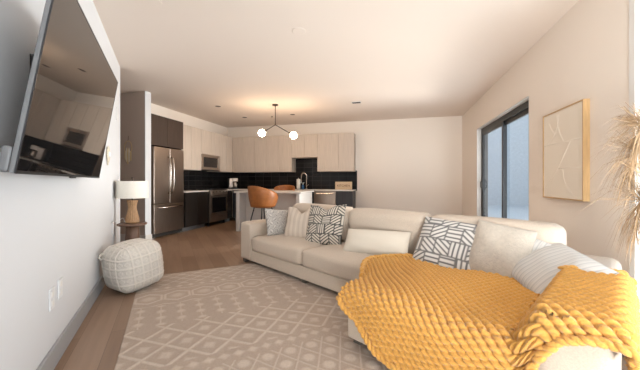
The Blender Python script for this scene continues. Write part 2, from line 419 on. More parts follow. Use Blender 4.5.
# range
s = thing('range_stove', 'stainless range with black glass oven door below the microwave', 'stove', (XL, 6.685, 0))
obj('body', BX(.015, .54, -.38, .38, .09, .88), 'steel_dark', s)
dr = obj('oven_door', BX(.54, .585, -.38, .38, .27, .80), 'steel_mid', s, bevel=.005)
obj('window', BX(.585, .589, -.30, .30, .33, .70), 'black_glass', dr)
obj('handle', tube(bmesh.new(), [(.585, -.33, .755), (.62, -.32, .755), (.62, .32, .755), (.585, .33, .755)], .011, 8), 'steel_light', dr)
obj('storage_drawer', BX(.54, .582, -.38, .38, .10, .262), 'steel_mid', s, bevel=.005)
cp = obj('control_panel', BX(.50, .59, -.38, .38, .80, .885), 'steel_mid', s, bevel=.005)
for y in (-.3, -.15, 0, .15, .3):
    bm = lathe(bmesh.new(), [(.018, 0), (.016, .025)], 14)
    for v in bm.verts: v.co = Vector((.59+v.co.z, y+v.co.x, .843+v.co.y))
    obj('knob', bm, 'steel_light', cp)
obj('cooktop', BX(.015, .56, -.38, .38, .88, .90), 'black_glass', s)
for (x, y) in ((.17, -.2), (.17, .2), (.40, -.2), (.40, .2)):
    obj('burner_grate', tube(bmesh.new(), [(x+.09*math.cos(k*PI/8), y+.09*math.sin(k*PI/8), .908) for k in range(16)], .008, 6, True), 'black_metal', s)
for x in (.05, .5):
    for y in (-.34, .34): obj('foot', BX(x-.02, x+.02, y-.02, y+.02, 0, .09), 'black_metal', s)
# base cabinets, left run and back run
def base_left(y0, y1, kind, label):
    t = thing('base_cabinet', label, 'cabinet', (XL, (y0+y1)/2, 0)); w = y1-y0
    obj('body', BX(.014, .51, -w/2, w/2, .1, .855), 'ebony_wood', t)
    obj('toe_kick', BX(.014, .45, -w/2, w/2, 0, .1), 'grey_plastic', t)
    if kind == 'doors':
        for a, b_ in ((-w/2, 0), (0, w/2)): obj('door', BX(.51, .53, a+.002, b_-.002, .1, .85), 'ebony_wood', t, bevel=.002)
    else:
        for z0, z1 in ((.1, .36), (.365, .61), (.615, .85)):
            q = obj('drawer', BX(.51, .53, -w/2+.002, w/2-.002, z0, z1-.003), 'ebony_wood', t, bevel=.002)
            obj('edge_pull', BX(.53, .542, -w/2+.02, w/2-.02, z1-.02, z1-.008), 'steel_light', q)
base_left(5.50, 6.295, 'doors', 'near-black ribbed base cabinet between refrigerator and range')
base_left(7.075, 7.38, 'drawers', 'dark drawer cabinet just right of the range')
def base_back(x0, x1, nd, label):
    cx = (x0+x1)/2; t = thing('base_cabinet', label, 'cabinet', (cx, YB, 0)); w = x1-x0
    obj('body', BX(-w/2, w/2, -.585, -.014, .1, .855), 'navy_wood', t)
    obj('toe_kick', BX(-w/2, w/2, -.53, -.014, 0, .1), 'grey_plastic', t)
    for k in range(nd): obj('door', BX(-w/2+w*k/nd+.002, -w/2+w*(k+1)/nd-.002, -.605, -.585, .1, .85), 'navy_wood', t, bevel=.002)
FBB = YB-.605
xd0, xd1, xe = pxa(314, FBB), pxa(335.6, FBB), pxa(352.5, FBB)
base_back(-4.40, -3.3, 2, 'dark base cabinet on the back wall nearest the corner')
base_back(-3.29, -2.41, 2, 'dark base cabinet on the back wall behind the island')
base_back(-2.40, xd0-.01, 2, 'dark sink base cabinet just left of the dishwasher')
base_back(xd1+.01, xe, 1, 'dark ribbed base cabinet at the right end of the counter')
dw = thing('dishwasher', 'stainless dishwasher under the back counter', 'dishwasher', ((xd0+xd1)/2, YB, 0)); w = xd1-xd0
obj('tub', BX(-w/2, w/2, -.58, -.014, .1, .855), 'steel_dark', dw)
fr = obj('front_panel', BX(-w/2+.002, w/2-.002, -.61, -.58, .1, .85), 'steel_mid', dw, bevel=.004)
obj('handle', tube(bmesh.new(), [(-w/2+.06, -.61, .79), (-w/2+.07, -.645, .79), (w/2-.07, -.645, .79), (w/2-.06, -.61, .79)], .011, 8), 'steel_light', fr)
obj('toe_kick', BX(-w/2, w/2, -.53, -.014, 0, .1), 'dark_plastic', dw)
# worktops
o = obj('countertop', BX(XL+.013, -4.395, 5.495, 6.30, .858, .89), 'quartz', bevel=.004); tag(o, 'pale stone countertop between the refrigerator and the range', 'countertop')
bm = BX(XL+.013, -4.395, 7.07, YB-.013, .858, .89); box(bm, -4.395, xe+.02, FBB-.025, YB-.013, .858, .89)
o = obj('countertop', bm, 'quartz', bevel=.004); tag(o, 'long pale stone countertop along the tiled back wall', 'countertop')
# coffee machine
cm = thing('coffee_maker', 'silver coffee maker in the corner of the kitchen counter', 'coffee maker', (-4.52, 7.60, .892), R(40))
obj('base', BX(-.12, .12, -.12, .12, 0, .04), 'dark_plastic', cm, bevel=.006)
obj('water_tank', BX(-.12, -.02, -.10, .12, .04, .30), 'steel_mid', cm, bevel=.01)
obj('brew_head', BX(-.02, .12, -.09, .12, .21, .31), 'steel_mid', cm, bevel=.01)
obj('carafe', lathe(bmesh.new(), [(.05, 0), (.062, .03), (.062, .09), (.045, .13), (.048, .15)], 20, (.055, 0, .042)), 'steel_mid', cm, smooth=True)
# things by the sink
b = .89
fx = pxa(306.5, 7.8)
t = thing('kitchen_faucet', 'tall brushed steel gooseneck faucet at the kitchen sink', 'faucet', (fx, 7.8, b+.002))
obj('base', lathe(bmesh.new(), [(.03, 0), (.03, .015), (.022, .03)], 16), 'steel_light', t)
pts = [(0, 0, .02), (0, 0, .36)] + [(-.075+.075*math.cos(a), -.02*math.sin(a), .36+.085*math.sin(a)) for a in np.linspace(.2, PI, 9)] + [(-.15, 0, .28)]
obj('spout', tube(bmesh.new(), pts, .016, 10), 'steel_light', t, smooth=True)
obj('spray_head', lathe(bmesh.new(), [(.016, 0), (.022, .03), (.018, .13)], 14, (-.15, 0, .16)), 'steel_light', t, smooth=True)
obj('lever', tube(bmesh.new(), [(.02, 0, .1), (.07, -.01, .13)], .007, 8), 'steel_light', t)
t = thing('paper_towel_roll', 'white paper towel roll standing left of the faucet', 'paper towel', (pxa(298.5, 7.72), 7.72, b+.002))
obj('holder', lathe(bmesh.new(), [(.065, 0), (.065, .012), (.012, .016), (.012, .30), (.016, .31)], 20), 'steel_light', t)
obj('roll', lathe(bmesh.new(), [(.05, .018), (.052, .03), (.052, .27), (.05, .28)], 24), 'paper', t, smooth=True)
t = thing('soap_bottle', 'small blue soap bottle between paper towel roll and faucet', 'bottle', (pxa(303, 7.72), 7.72, b+.002))
obj('bottle_body', lathe(bmesh.new(), [(.03, 0), (.034, .01), (.034, .09), (.012, .115), (.012, .13)], 18), 'blue_soap', t, smooth=True)
bm = lathe(bmesh.new(), [(.014, .13), (.014, .145), (.006, .147), (.006, .17)], 12); box(bm, -.008, .04, -.007, .007, .168, .18)
obj('pump', bm, 'white_plastic', t)
x0, x1 = pxa(335.2, 7.75), pxa(351.8, 7.75)
t = thing('counter_sign', 'tan wooden sign with dark lettering at the right end of the back counter', 'sign', ((x0+x1)/2, 7.78, b+.002))
obj('board', BX((x0-x1)/2, (x1-x0)/2, -.03, .03, 0, .205), 'card', t, bevel=.003)
cu = bpy.data.curves.new('lettering', 'FONT'); cu.body = 'KITCHEN'; cu.size = .082; cu.extrude = .002; cu.align_x = 'CENTER'; cu.align_y = 'CENTER'
to = bpy.data.objects.new('lettering', cu); C.objects.link(to)
dg = bpy.context.evaluated_depsgraph_get(); me = bpy.data.meshes.new_from_object(to.evaluated_get(dg)); bpy.data.objects.remove(to)
o = link('lettering', me, 'ink', t); o.location = (0, -.032, .10); o.rotation_euler = (R(90), 0, 0)
# island
t = thing('kitchen_island', 'white kitchen island with pale stone top and panel ends', 'island', (-2.70, 6.36, 0))
obj('worktop', BX(-.76, .80, -.52, .50, .85, .885), 'quartz', t, bevel=.004)
obj('end_panel', BX(-.72, -.64, -.48, .48, 0, .85), 'island_paint', t, bevel=.003)
obj('end_panel', BX(.68, .76, -.48, .48, 0, .85), 'island_paint', t, bevel=.003)
obj('recessed_panel', BX(-.64, .68, -.18, .12, .08, .85), 'island_paint', t)
obj('plinth', BX(-.64, .68, -.16, .10, 0, .08), 'grey_base', t)
# stools: bucket seat on four splayed legs
def stool(label, x, y, rz, channel, sc_):
    t = thing('bar_stool', label, 'stool', (x, y, 0), rz, 'brown leather bar stools')
    # shell, open towards +x
    nA, nZ = 40, 12; V = []
    for side in (1.0, .86):
        for i in range(nA):
            a = R(38) + (2*PI-R(76))*i/(nA-1)
            back = .5-.5*math.cos(2*PI*i/(nA-1))
            top = .79+.225*back**(.35 if channel else .5)
            for k in range(nZ):
                z = .60+(top-.60)*k/(nZ-1); f = k/(nZ-1)
                rr = (.205+.045*math.sin(f*PI*.55))*side
                if channel and side < 1: rr += .008*abs(math.sin(a*6))
                V.append((rr*math.cos(a), rr*1.02*math.sin(a), z))
    F = np.concatenate([gridfaces(nA, nZ), gridfaces(nA, nZ, nA*nZ)[:, ::-1]]).tolist(); o2 = nA*nZ
    for i in range(nA-1):
        a, b_ = i*nZ+nZ-1, (i+1)*nZ+nZ-1; F.append([a, b_, b_+o2, a+o2]); a, b_ = i*nZ, (i+1)*nZ; F.append([a+o2, b_+o2, b_, a])
    for i in (0, nA-1):
        for k in range(nZ-1):
            a = i*nZ+k; F.append([a, a+1, a+1+o2, a+o2])
    npmesh('backrest', V, F, 'leather', t)
    obj('seat', lathe(bmesh.new(), [(.15, .575), (.20, .59), (.212, .62), (.205, .66), (.17, .685), (.05, .69)], 32), 'leather', t, smooth=True)
    for sx, sy in ((1, 1), (1, -1), (-1, 1), (-1, -1)):
        obj('leg', tube(bmesh.new(), [(.10*sx, .10*sy, .59), (.20*sx, .19*sy, 0)], .011, 8), 'black_metal', t)
    obj('footrest', tube(bmesh.new(), [(.165*sx, .155*sy, .2) for sx, sy in ((1, 1), (1, -1), (-1, -1), (-1, 1))], .008, 6, True), 'black_metal', t)
    t.scale = (sc_, sc_, 1)
    return t
stool('brown leather bucket bar stool in front of the island, back turned to the camera', pxa(263, 5.52), 5.52, R(64), False, 1.2)
stool('brown leather channel-back bar stool behind the island, only its top showing', pxa(284.5, 7.02), 7.02, R(-80), True, 1.05)

# ================================================================== ceiling fixtures
def cpt(x, y):
    Z = (H-EYE)*295/(182-y); return W((x-320)/295*Z, Z)
px, py = cpt(275.3, 104.6)
t = thing('pendant_light', 'two-globe pendant lamp with thin dark arms over the island', 'lamp', (px, py, H))
obj('canopy', lathe(bmesh.new(), [(.06, -.022), (.065, -.018), (.065, -.001)], 24), 'dark_bronze', t, smooth=False)
obj('stem', tube(bmesh.new(), [(0, 0, -.02), (0, 0, -.43)], .008, 8), 'dark_bronze', t)
Zp = px*-SY + py*CY
ex = Vector((CY, SY, 0))
def ppt(x, y): return ex*((x-275.3)/295*Zp) + Vector((0, 0, EYE+(182-y)/295*Zp-H))
hub = Vector((0, 0, -.43))
for gx, gy in ((261.9, 133), (293.6, 135.4)):
    g = ppt(gx, gy); dv = (g-hub).normalized()
    arm = obj('arm', tube(bmesh.new(), [hub, g-dv*.09], .008, 8), 'dark_bronze', t)
    obj('socket', tube(bmesh.new(), [g-dv*.105, g-dv*.075], .022, 12), 'dark_bronze', arm)
    gl = bmesh.new(); bmesh.ops.create_uvsphere(gl, u_segments=24, v_segments=16, radius=.075, matrix=Matrix.Translation(g))
    obj('globe_shade', gl, 'globe', arm, smooth=True)
obj('hub', bmesh.ops.create_uvsphere(bm := bmesh.new(), u_segments=12, v_segments=8, radius=.016, matrix=Matrix.Translation(hub)) and bm, 'dark_bronze', t)
for (x, y, w) in ((218, 106.2, 'nearest the tall dark cabinet'), (244.7, 117.3, 'between the dark cabinet and the pendant canopy'), (292.6, 114.4, 'just right of the pendant stem')):
    cx, cy = cpt(x, y)
    t = thing('recessed_downlight', 'small recessed ceiling downlight ' + w, 'light', (cx, cy, H), 0, 'recessed kitchen downlights')
    obj('trim_ring', lathe(bmesh.new(), [(.075, -.004), (.085, -.003), (.085, -.0005)], 24), 'ceiling_paint', t)
    obj('baffle', lathe(bmesh.new(), [(.055, -.0065), (.06, -.004)], 20), 'dark_bronze', t)
cx, cy = cpt(272, 116.3); o = obj('sprinkler_head', lathe(bmesh.new(), [(.012, -.03), (.02, -.028), (.012, -.012), (.03, -.004), (.03, -.0005)], 16, (0, 0, 0)), 'steel_light'); o.location = (cx, cy, H)
tag(o, 'tiny fire sprinkler head on the ceiling left of the pendant stem', 'sprinkler')
cx, cy = cpt(356.4, 102.2); t = thing('ceiling_vent', 'small rectangular air vent in the ceiling above the back wall', 'vent', (cx, cy, H))
obj('frame', BX(-.10, .10, -.06, .06, -.01, -.0005), 'white_trim', t)
for k in range(4): obj('slat', BX(-.085, .085, -.045+k*.024, -.028+k*.024, -.014, -.010), 'dark_plastic', t)
cx, cy = cpt(299, 31); o = obj('ceiling_plate_mid', lathe(bmesh.new(), [(.07, -.006), (.078, -.003), (.078, -.0005)], 28), 'ceiling_paint'); o.location = (cx, cy, H)  # plain round plate in the ceiling colour
tag(o, 'round cream cover plate on the ceiling nearest the middle of the room', 'cover plate')
cx, cy = cpt(153, .5); o = obj('ceiling_plate_tv', lathe(bmesh.new(), [(.07, -.008), (.075, -.004), (.075, -.0005)], 28), 'ceiling_paint'); o.location = (cx, cy, H)  # second plain plate, same colour as the ceiling
tag(o, 'round cream cover plate on the ceiling near the television', 'cover plate')

# ================================================================== tv wall
tv = thing('television', 'large black flat television tilted forward on the left wall', 'television', T(-.6, 2.16, 1.12), RT)
tilt = Matrix.Translation((.12, 0, 0)) @ Matrix.Rotation(R(9.1), 4, 'Y')
HW, TH = .73, .79
obj('housing', box(bmesh.new(), -.020, -.004, -HW, HW, 0, TH, tilt), 'grey_plastic', tv, bevel=.004)
obj('rear_bulge', box(bmesh.new(), -.052, -.020, -HW, HW, 0, .095, tilt), 'grey_plastic', tv, bevel=.01)
bm = box(bmesh.new(), -.004, .002, -HW, HW, 0, .012, tilt); box(bm, -.004, .001, -HW, -HW+.006, .012, TH, tilt); box(bm, -.004, .001, HW-.006, HW, .012, TH, tilt); box(bm, -.004, .001, -HW+.006, HW-.006, TH-.006, TH, tilt)
box(bm, -.006, .004, -.05, .05, -.008, 0, tilt)
obj('bezel', bm, 'dark_plastic', tv)
obj('screen', box(bmesh.new(), -.004, 0, -HW+.006, HW-.006, .012, TH-.006, tilt), 'tv_glass', tv)
bm = BX(.002, .03, -.22, .22, .2, .6); box(bm, .03, .14, -.15, -.11, .25, .55); box(bm, .03, .14, .11, .15, .25, .55)
obj('wall_bracket', bm, 'black_metal', tv)
def wplate(name, label, cat, v, z, hw, hh, kind):
    t = thing(name, label, cat, T(-.6, v, z), RT, None)
    obj('plate', BX(.0005, .008, -hw, hw, -hh, hh), 'white_plastic', t, bevel=.002)
    if kind == 'outlet':
        for zz in (-.026, .026): obj('socket', BX(.008, .0105, -.018, .018, zz-.016, zz+.016), 'white_trim', t)
    elif kind == 'switch': obj('rocker', BX(.008, .012, -.016, .016, -.033, .033), 'white_trim', t)
    return t
wplate('wall_outlet', 'white wall plate low on the left wall, the one nearer the camera', 'outlet', 2.245, .41, .038, .06, 'outlet')
wplate('wall_outlet', 'white wall plate low on the left wall, the one nearer the pouf', 'outlet', 2.395, .425, .038, .06, 'outlet')
wplate('wall_outlet', 'white wall outlet behind the table lamp cord', 'outlet', 4.42, .50, .038, .06, 'outlet')
wplate('wall_chime', 'narrow white box high on the left wall past the television', 'door chime', 4.74, 2.0, .045, .08, '')
wplate('light_switch', 'white light switch at the end of the left wall above the lamp shade', 'switch', 4.9, 1.12, .036, .058, 'switch')
t = thing('wall_ornament', 'small pale flower-like ornament on the left wall beside the television', 'wall decoration', T(-.6, 4.03, 1.40), RT)
bm = bmesh.new()
for k in range(9):
    a = k*2*PI/9; r0 = .05
    bmesh.ops.create_uvsphere(bm, u_segments=10, v_segments=6, radius=1, matrix=Matrix.Translation((.014, r0*math.cos(a)*.9, r0*math.sin(a)*1.2)) @ Matrix.Diagonal((.012, .028, .034, 1)))
obj('petals', bm, 'tassel', t, smooth=True)
bmesh.ops.create_uvsphere(bm := bmesh.new(), u_segments=12, v_segments=8, radius=1, matrix=Matrix.Translation((.02, 0, 0)) @ Matrix.Diagonal((.018, .03, .035, 1)))
obj('centre', bm, 'white_plastic', t, smooth=True)
obj('hanging_tail', BX(.004, .012, -.012, .04, -.12, -.04), 'tassel', t)
# hoop decoration on the taupe stub wall
t = thing('wall_hanging', 'oval hoop with pale tassels hanging on the taupe stub wall', 'wall decoration', (pxa(128, 4.385), 4.399, 1.72))
obj('hoop', tube(bmesh.new(), [(.085*math.cos(a), -.012, .125*math.sin(a)) for a in np.linspace(0, 2*PI, 33)[:-1]], .006, 8, True), 'knit_hoop', t, smooth=True)
obj('cord', tube(bmesh.new(), [(0, -.012, .125), (0, -.006, .22)], .003, 6), 'dark_bronze', t)
for k, (x, l) in enumerate(((-.055, .13), (-.03, .17), (0, .21), (.028, .17), (.06, .15))):
    obj('tassel', tube(bmesh.new(), [(x, -.016, -.0 if abs(x) < .05 else -.06), (x*1.05, -.018, -.05-l*.3), (x*1.1, -.018, -.09-l)], .012, 7, radii=[.005, .017, .012]), 'tassel' if k % 2 else 'knit_hoop', t, smooth=True)

# side table with lamp
def fpt(x, y, h=0):
    Z = (EYE-h)*295/(y-182); return W((x-320)/295*Z, Z)
tx, ty = W(-.640*3.86+.015, 3.86)
t = thing('side_table', 'round dark walnut side table on a tapered pedestal', 'table', (tx, ty, 0))
obj('tabletop', lathe(bmesh.new(), [(.155, .525), (.168, .532), (.168, .55), (.16, .555)], 40), 'walnut', t)
obj('pedestal', lathe(bmesh.new(), [(.115, 0), (.115, .02), (.10, .1), (.078, .4), (.075, .525)], 32), 'walnut', t, smooth=True)
l = thing('table_lamp', 'woven hourglass lamp with white drum shade on the walnut side table', 'lamp', (tx, ty, .557))
prof = [(.068, 0), (.078, .012), (.074, .06), (.056, .14), (.046, .19), (.050, .235), (.062, .285), (.060, .295)]
bm = lathe(bmesh.new(), prof, 72)
for i, v in enumerate(bm.verts):
    k = i % 72; v.co.x *= 1+.035*(k % 4 < 2); v.co.y *= 1+.035*(k % 4 < 2)
obj('base', bm, 'rattan', l)
obj('neck', tube(bmesh.new(), [(0, 0, .29), (0, 0, .36), (0, 0, .575)], .008, 8), 'dark_bronze', l)
bm = lathe(bmesh.new(), [(.185, .325), (.180, .545)], 48, cap=False); lathe(bm, [(.182, .325), (.177, .545)], 48, cap=False)
sh = obj('lamp_shade', bm, 'lamp_cloth', l, smooth=True)
bm = bmesh.new()
for k in range(3): tube(bm, [(0, 0, .54), (.178*math.cos(k*2.094), .178*math.sin(k*2.094), .54)], .003, 6)
obj('spider', bm, 'dark_bronze', sh)
bmesh.ops.create_uvsphere(bm := bmesh.new(), u_segments=10, v_segments=8, radius=.012, matrix=Matrix.Translation((0, 0, .585))); obj('finial', bm, 'dark_bronze', l)
Ml = Matrix.Translation((tx, ty, .557)).inverted()
cpts = [Ml @ T(-.43+.0, 3.9, .56), Ml @ T(-.585, 4.25, .60), Ml @ T(-.592, 4.40, .60), Ml @ T(-.588, 4.42, .53)]
cpts[0] = Vector((-.05, -.06, .012)); cpts.insert(1, Vector((-.13, -.02, .06)))
obj('power_cord', tube(bmesh.new(), cpts, .004, 6), 'white_plastic', l)

# pouf
def pouf_disp(ax, Q):
    return np.zeros(Q.shape[:-1])
n = 60
V, F = rbox_np((.395, .395, .405), .065, n, (.04, .04, .03))
def lines(c, s): return np.exp(-((np.abs(((c/s)+.5) % 1-.5))*s/.006)**2)
s_ = .079
g = np.zeros(len(V)); dia = np.zeros(len(V)); sub = n*n
for k in range(6):
    ax = k//2; a, b_ = (ax+1) % 3, (ax+2) % 3; sl = slice(k*sub, (k+1)*sub)
    u, v = V[sl, a], V[sl, b_]
    g[sl] = np.maximum(lines(u+s_/2, s_), lines(v+s_/2, s_))
    fu, fv = ((u/s_)+0.5) % 1-.5, ((v/s_)+.5) % 1-.5
    fu2, fv2 = ((u+s_/2)/s_+.5) % 1-.5, ((v+s_/2)/s_+.5) % 1-.5
    dd = np.abs(fu)+np.abs(fv); dia[sl] = np.exp(-((dd-.26)/.07)**2) + .8*np.exp(-(dd/.1)**2)
nr = V/np.linalg.norm(V, axis=1, keepdims=True)
V = V + nr*(g*.012 + dia*.005)[:, None]
base = np.array([.64, .585, .52]); cols = base*(1 + .22*g[:, None] + .13*dia[:, None] + .05*rng.standard_normal(len(V))[:, None]*.5)
pc = (lambda q: (q[0]+NN.x*.075, q[1]+NN.y*.075))(W(-1.975, 2.99))
pf = thing('pouf', 'cream knitted square pouf on the floor against the left wall', 'pouf', (*pc, 0), math.atan2(*reversed(W(.50, .866))))
V = V @ np.array([[math.cos(.13), 0, math.sin(.13)], [0, 1, 0], [-math.sin(.13), 0, math.cos(.13)]])
V[:, 2] += .215
o = npmesh('cover', V, F, 'pouf_knit', pf, cols=np.clip(cols, 0, 1))
zmin = V[:, 2].min(); o.location.z = -zmin+.001
# corner loop handle (left end of the visible face)
obj('carry_loop', tube(bmesh.new(), [(-.20, .10, .36), (-.235, .12, .385), (-.26, .125, .36), (-.25, .12, .335), (-.205, .11, .34)], .011, 8), 'cord', pf, smooth=True)

# rug
r0, r1, v0, v1 = -.27, 2.35, .75, 3.90
nu, nv = 520, 630
u = np.linspace(0, r1-r0, nu); v = np.linspace(0, v1-v0, nv)      # v measured from far edge
U, VV = np.meshgrid(u, v, indexing='ij')
def tri(x, p): return np.abs(((x/p) % 1)-.5)*2*p/2               # 0..p/2 triangle
pat = np.zeros_like(U)
def band(a, b_): return (VV >= a) & (VV < b_)
def ln(dist, w=.011): return np.clip(1.4-np.abs(dist)/w, 0, 1)
def lattice(y, pu, pv, w=.010):      # diamond lattice line mask
    a = ((U/pu + y/pv) % 1); b2 = ((U/pu - y/pv) % 1)
    k = 1/math.hypot(1/pu, 1/pv)
    return np.maximum(ln((np.minimum(a, 1-a))*k, w), ln((np.minimum(b2, 1-b2))*k, w))
def cells(pu, y, pv):
    return ((U/pu+.5) % 1-.5)*pu, ((y/pv+.5) % 1-.5)*pv
def setb(a, b_, f):
    global pat
    k = band(a, b_); pat = np.where(k, np.maximum(pat, f(VV-a)), pat)
def f_lat(y):
    m_ = lattice(y, .17, .15, .008); cu, cv = cells(.17, y, .15); cu2, cv2 = ((U/.17) % 1-.5)*.17, ((y/.15) % 1-.5)*.15
    return np.maximum(m_, .8*np.clip(1.5-(np.abs(cu2)+np.abs(cv2))/.028, 0, 1))
def f_dots(p):
    def f(y):
        cu = ((U/p) % 1-.5)*p; cv = y-.05
        return np.clip(1.6-(np.abs(cu)+np.abs(cv))/.030, 0, 1)
    return f
def f_hex(y):
    p = .24; h = .40; cu = ((U/p) % 1-.5)*p; cv = y-h/2
    rad = np.maximum(np.abs(cu), (np.abs(cv)*.86+np.abs(cu)*.5))
    outer = ln(rad-.105, .012)
    inner = .8*np.clip(1.5-np.hypot(cu, cv)/.05, 0, 1)
    edge = np.maximum(ln(np.abs(cv)-.185-.0+tri(U, p)*.25-.02, .008), 0)
    return np.maximum(np.maximum(outer, inner), edge)
def f_chain(y):
    p = .15; cu = ((U/p) % 1-.5)*p; row = np.floor(U/p) % 2
    cv = ((y/.13 + .5*row) % 1-.5)*.13
    return np.maximum(ln(cu, .006)*.8, np.clip(1.5-np.hypot(cu, cv*1.0)/.030, 0, 1))
def f_big(y):
    pu, pv = .26, .26
    m_ = lattice(y-.05, pu, pv, .012); cu2 = ((U/pu) % 1-.5)*pu
    cu3, cv3 = ((U/pu) % 1-.5)*pu, (((y-.05)/pv) % 1-.5)*pv
    cu4, cv4 = ((U/pu+.5) % 1-.5)*pu, (((y-.05)/pv+.5) % 1-.5)*pv
    sq = lambda a, b_: np.clip(1.8-np.maximum(np.abs(a+b_*.4), np.abs(b_-a*.4))/.026, 0, 1)
    # (line crossings sit at cell centres of one family only)
    z1 = sq(((U/pu+.5) % 1-.5)*pu, (((y-.05)/pv) % 1-.5)*pv); z2 = sq(((U/pu) % 1-.5)*pu, (((y-.05)/pv+.5) % 1-.5)*pv)
    ok = (y > .10)
    return np.maximum(m_, np.maximum(z1, z2)*ok*.85)
def f_circ(y):
    p = .15; row = np.floor(y/.12); cu = ((U/p+.5*(row % 2)) % 1-.5)*p; cv = (y/.12 % 1-.5)*.12
    return np.maximum(np.clip(2.2-np.hypot(cu, cv)/.021, 0, 1), lattice(y-.06, .15, .24, .006)*.75)
setb(.02, .44, f_lat); setb(.45, .55, f_dots(.11)); setb(.56, .96, f_hex); setb(.97, 1.37, f_chain)
setb(1.38, 1.94, f_big); setb(1.95, 2.06, f_dots(.09)); setb(2.07, 2.67, f_circ); setb(2.68, 2.78, f_dots(.11)); setb(2.79, 3.2, f_lat)
tex = .5+.5*np.sin(U*900)*np.sin(VV*700)
nz = rng.standard_normal(U.shape)
c0 = np.array([.44, .345, .275]); c1 = np.array([.60, .50, .415])
col = c0 + (c1-c0)*np.clip(pat, 0, 1)[..., None]*.82
col = col*(1+.05*nz[..., None])
Vt = np.stack([(U+r0), v1-VV, .007+.003*np.clip(pat, 0, 1)], -1).reshape(-1, 3)
rg = npmesh('area_rug', Vt, gridfaces(nu, nv)[:, ::-1], 'rug_pile', None, True, np.clip(col, 0, 1).reshape(-1, 3))
rg.rotation_euler.z = RT
bm = bmesh.new(); bm.from_mesh(rg.data)
be = [e for e in bm.edges if e.is_boundary]
ret = bmesh.ops.extrude_edge_only(bm, edges=be)
for g_ in ret['geom']:
    if isinstance(g_, bmesh.types.BMVert): g_.co.z = .001
bm.to_mesh(rg.data); bm.free()
tag(rg, 'beige area rug with cream diamond and dot bands under the sofa', 'rug')

# ================================================================== sofa
so = thing('sectional_sofa', 'long cream linen sectional sofa with a chaise at its right end', 'sofa', (*SO, .0), SA)
TL, CF = 3.68, .53           # length, chaise reach in front of the sofa line
TC = 2.39
fz = .045
bm = BX(.012, TL-.012, .02, .99, fz, .19); box(bm, TC, TL-.012, -CF+.012, .02, fz, .19)
obj('base_frame', bm, 'linen', so, bevel=.012)
soft('armrest', 0, .27, 0, 1.0, fz, .545, .035, 'linen', so, (0, 0, .01))
soft('armrest', 3.41, TL, -CF, 1.0, fz, .55, .06, 'linen', so, (0, 0, .012))
soft('back_frame', .27, 3.41, .80, 1.0, .19, .57, .04, 'linen', so)
for x0, x1, y0 in ((.275, 1.285, -.005), (1.29, TC-.003, -.005), (TC+.002, 3.405, -CF)):
    c_ = soft('seat_cushion', x0, x1, y0, .80, .188, .375, .045, 'linen', so, (0, .01, .03))
for x0, x1 in ((.40, 1.445), (1.45, 2.405), (2.41, 3.40)):
    c_ = soft('back_cushion', x0, x1, .56, .80, .37, .785, .075, 'linen', so, (0, .03, .012))
    c_.rotation_euler = (0, 0, 0)
for x, y, z in ((.06, .06, 0), (.06, .94, 0), (1.3, .06, .011), (TC+.06, -CF+.07, .011), (TL-.07, -CF+.07, .011), (TL-.07, .94, .0), (1.8, .94, 0)):
    obj('foot', BX(x-.03, x+.03, y-.03, y+.03, z, fz), 'linen_dark', so)

# ------------------------------------------------------------------ pillows
def pillow(name, label, w, h, th, loc, yaw, lean, roll, colf=None, material='pillow_cloth', chop=0, n=110, parts=None, group='scatter cushions on the sofa', ear=.06):
    """w x h cushion standing in its x-z plane, front towards -y; loc = sofa coordinates of its centre"""
    g = np.linspace(-1, 1, n); U, V_ = np.meshgrid(g, g, indexing='ij')
    prof = (np.clip(1-np.abs(U)**2.6, 0, 1)*np.clip(1-np.abs(V_)**2.6, 0, 1))**.55
    sx = 1-ear*(1-np.abs(V_)**2.5)*0.9; sz = 1-ear*(1-np.abs(U)**2.5)*.9
    X = U*w/2*sx; Z = V_*h/2*sz
    if chop:
        dip = chop*np.exp(-(U/.33)**2)*np.clip((V_+.2)/1.2, 0, 1)**2; Z = Z-dip
    wr = .006*np.sin(U*5+V_*3)*np.sin(V_*4-U)*prof
    Yf = -th/2*prof-.002+wr; Yb = th/2*prof+.002
    cols = None
    if colf is not None:
        c = colf((U+1)/2*w, (V_+1)/2*h, w, h); cb = colf((U[::-1]+1)/2*w, (V_+1)/2*h, w, h)
        cols = np.concatenate([c.reshape(-1, 3), cb.reshape(-1, 3)])
    Vv = np.concatenate([np.stack([X, Yf, Z], -1).reshape(-1, 3), np.stack([X, Yb, Z], -1).reshape(-1, 3)])
    F = np.concatenate([gridfaces(n, n), gridfaces(n, n, n*n)[:, ::-1]])
    i = np.arange(n); bd = np.concatenate([i*n, (n-1)*n+i, (i*n+n-1)[::-1], i[::-1]])
    q = np.stack([bd, np.roll(bd, -1), np.roll(bd, -1)+n*n, bd+n*n], 1); q = q[(q[:, 0] != q[:, 1])]
    F = np.concatenate([F, q])
    o = npmesh(name, Vv, F, material, None, True, cols)
    m_ = Matrix.Translation((*SO, 0)) @ Matrix.Rotation(SA, 4, 'Z') @ Matrix.Translation(loc) @ Matrix.Rotation(yaw, 4, 'Z') @ Matrix.Rotation(lean, 4, 'X') @ Matrix.Rotation(roll, 4, 'Y')
    o.matrix_world = m_
    return tag(o, label, 'cushion', group)
def flat(c): return lambda a, b_, w, h: np.broadcast_to(np.array(c), a.shape+(3,)).copy()
def mixc(c0, c1, m): return np.array(c0)+(np.array(c1)-np.array(c0))*np.clip(m, 0, 1)[..., None]
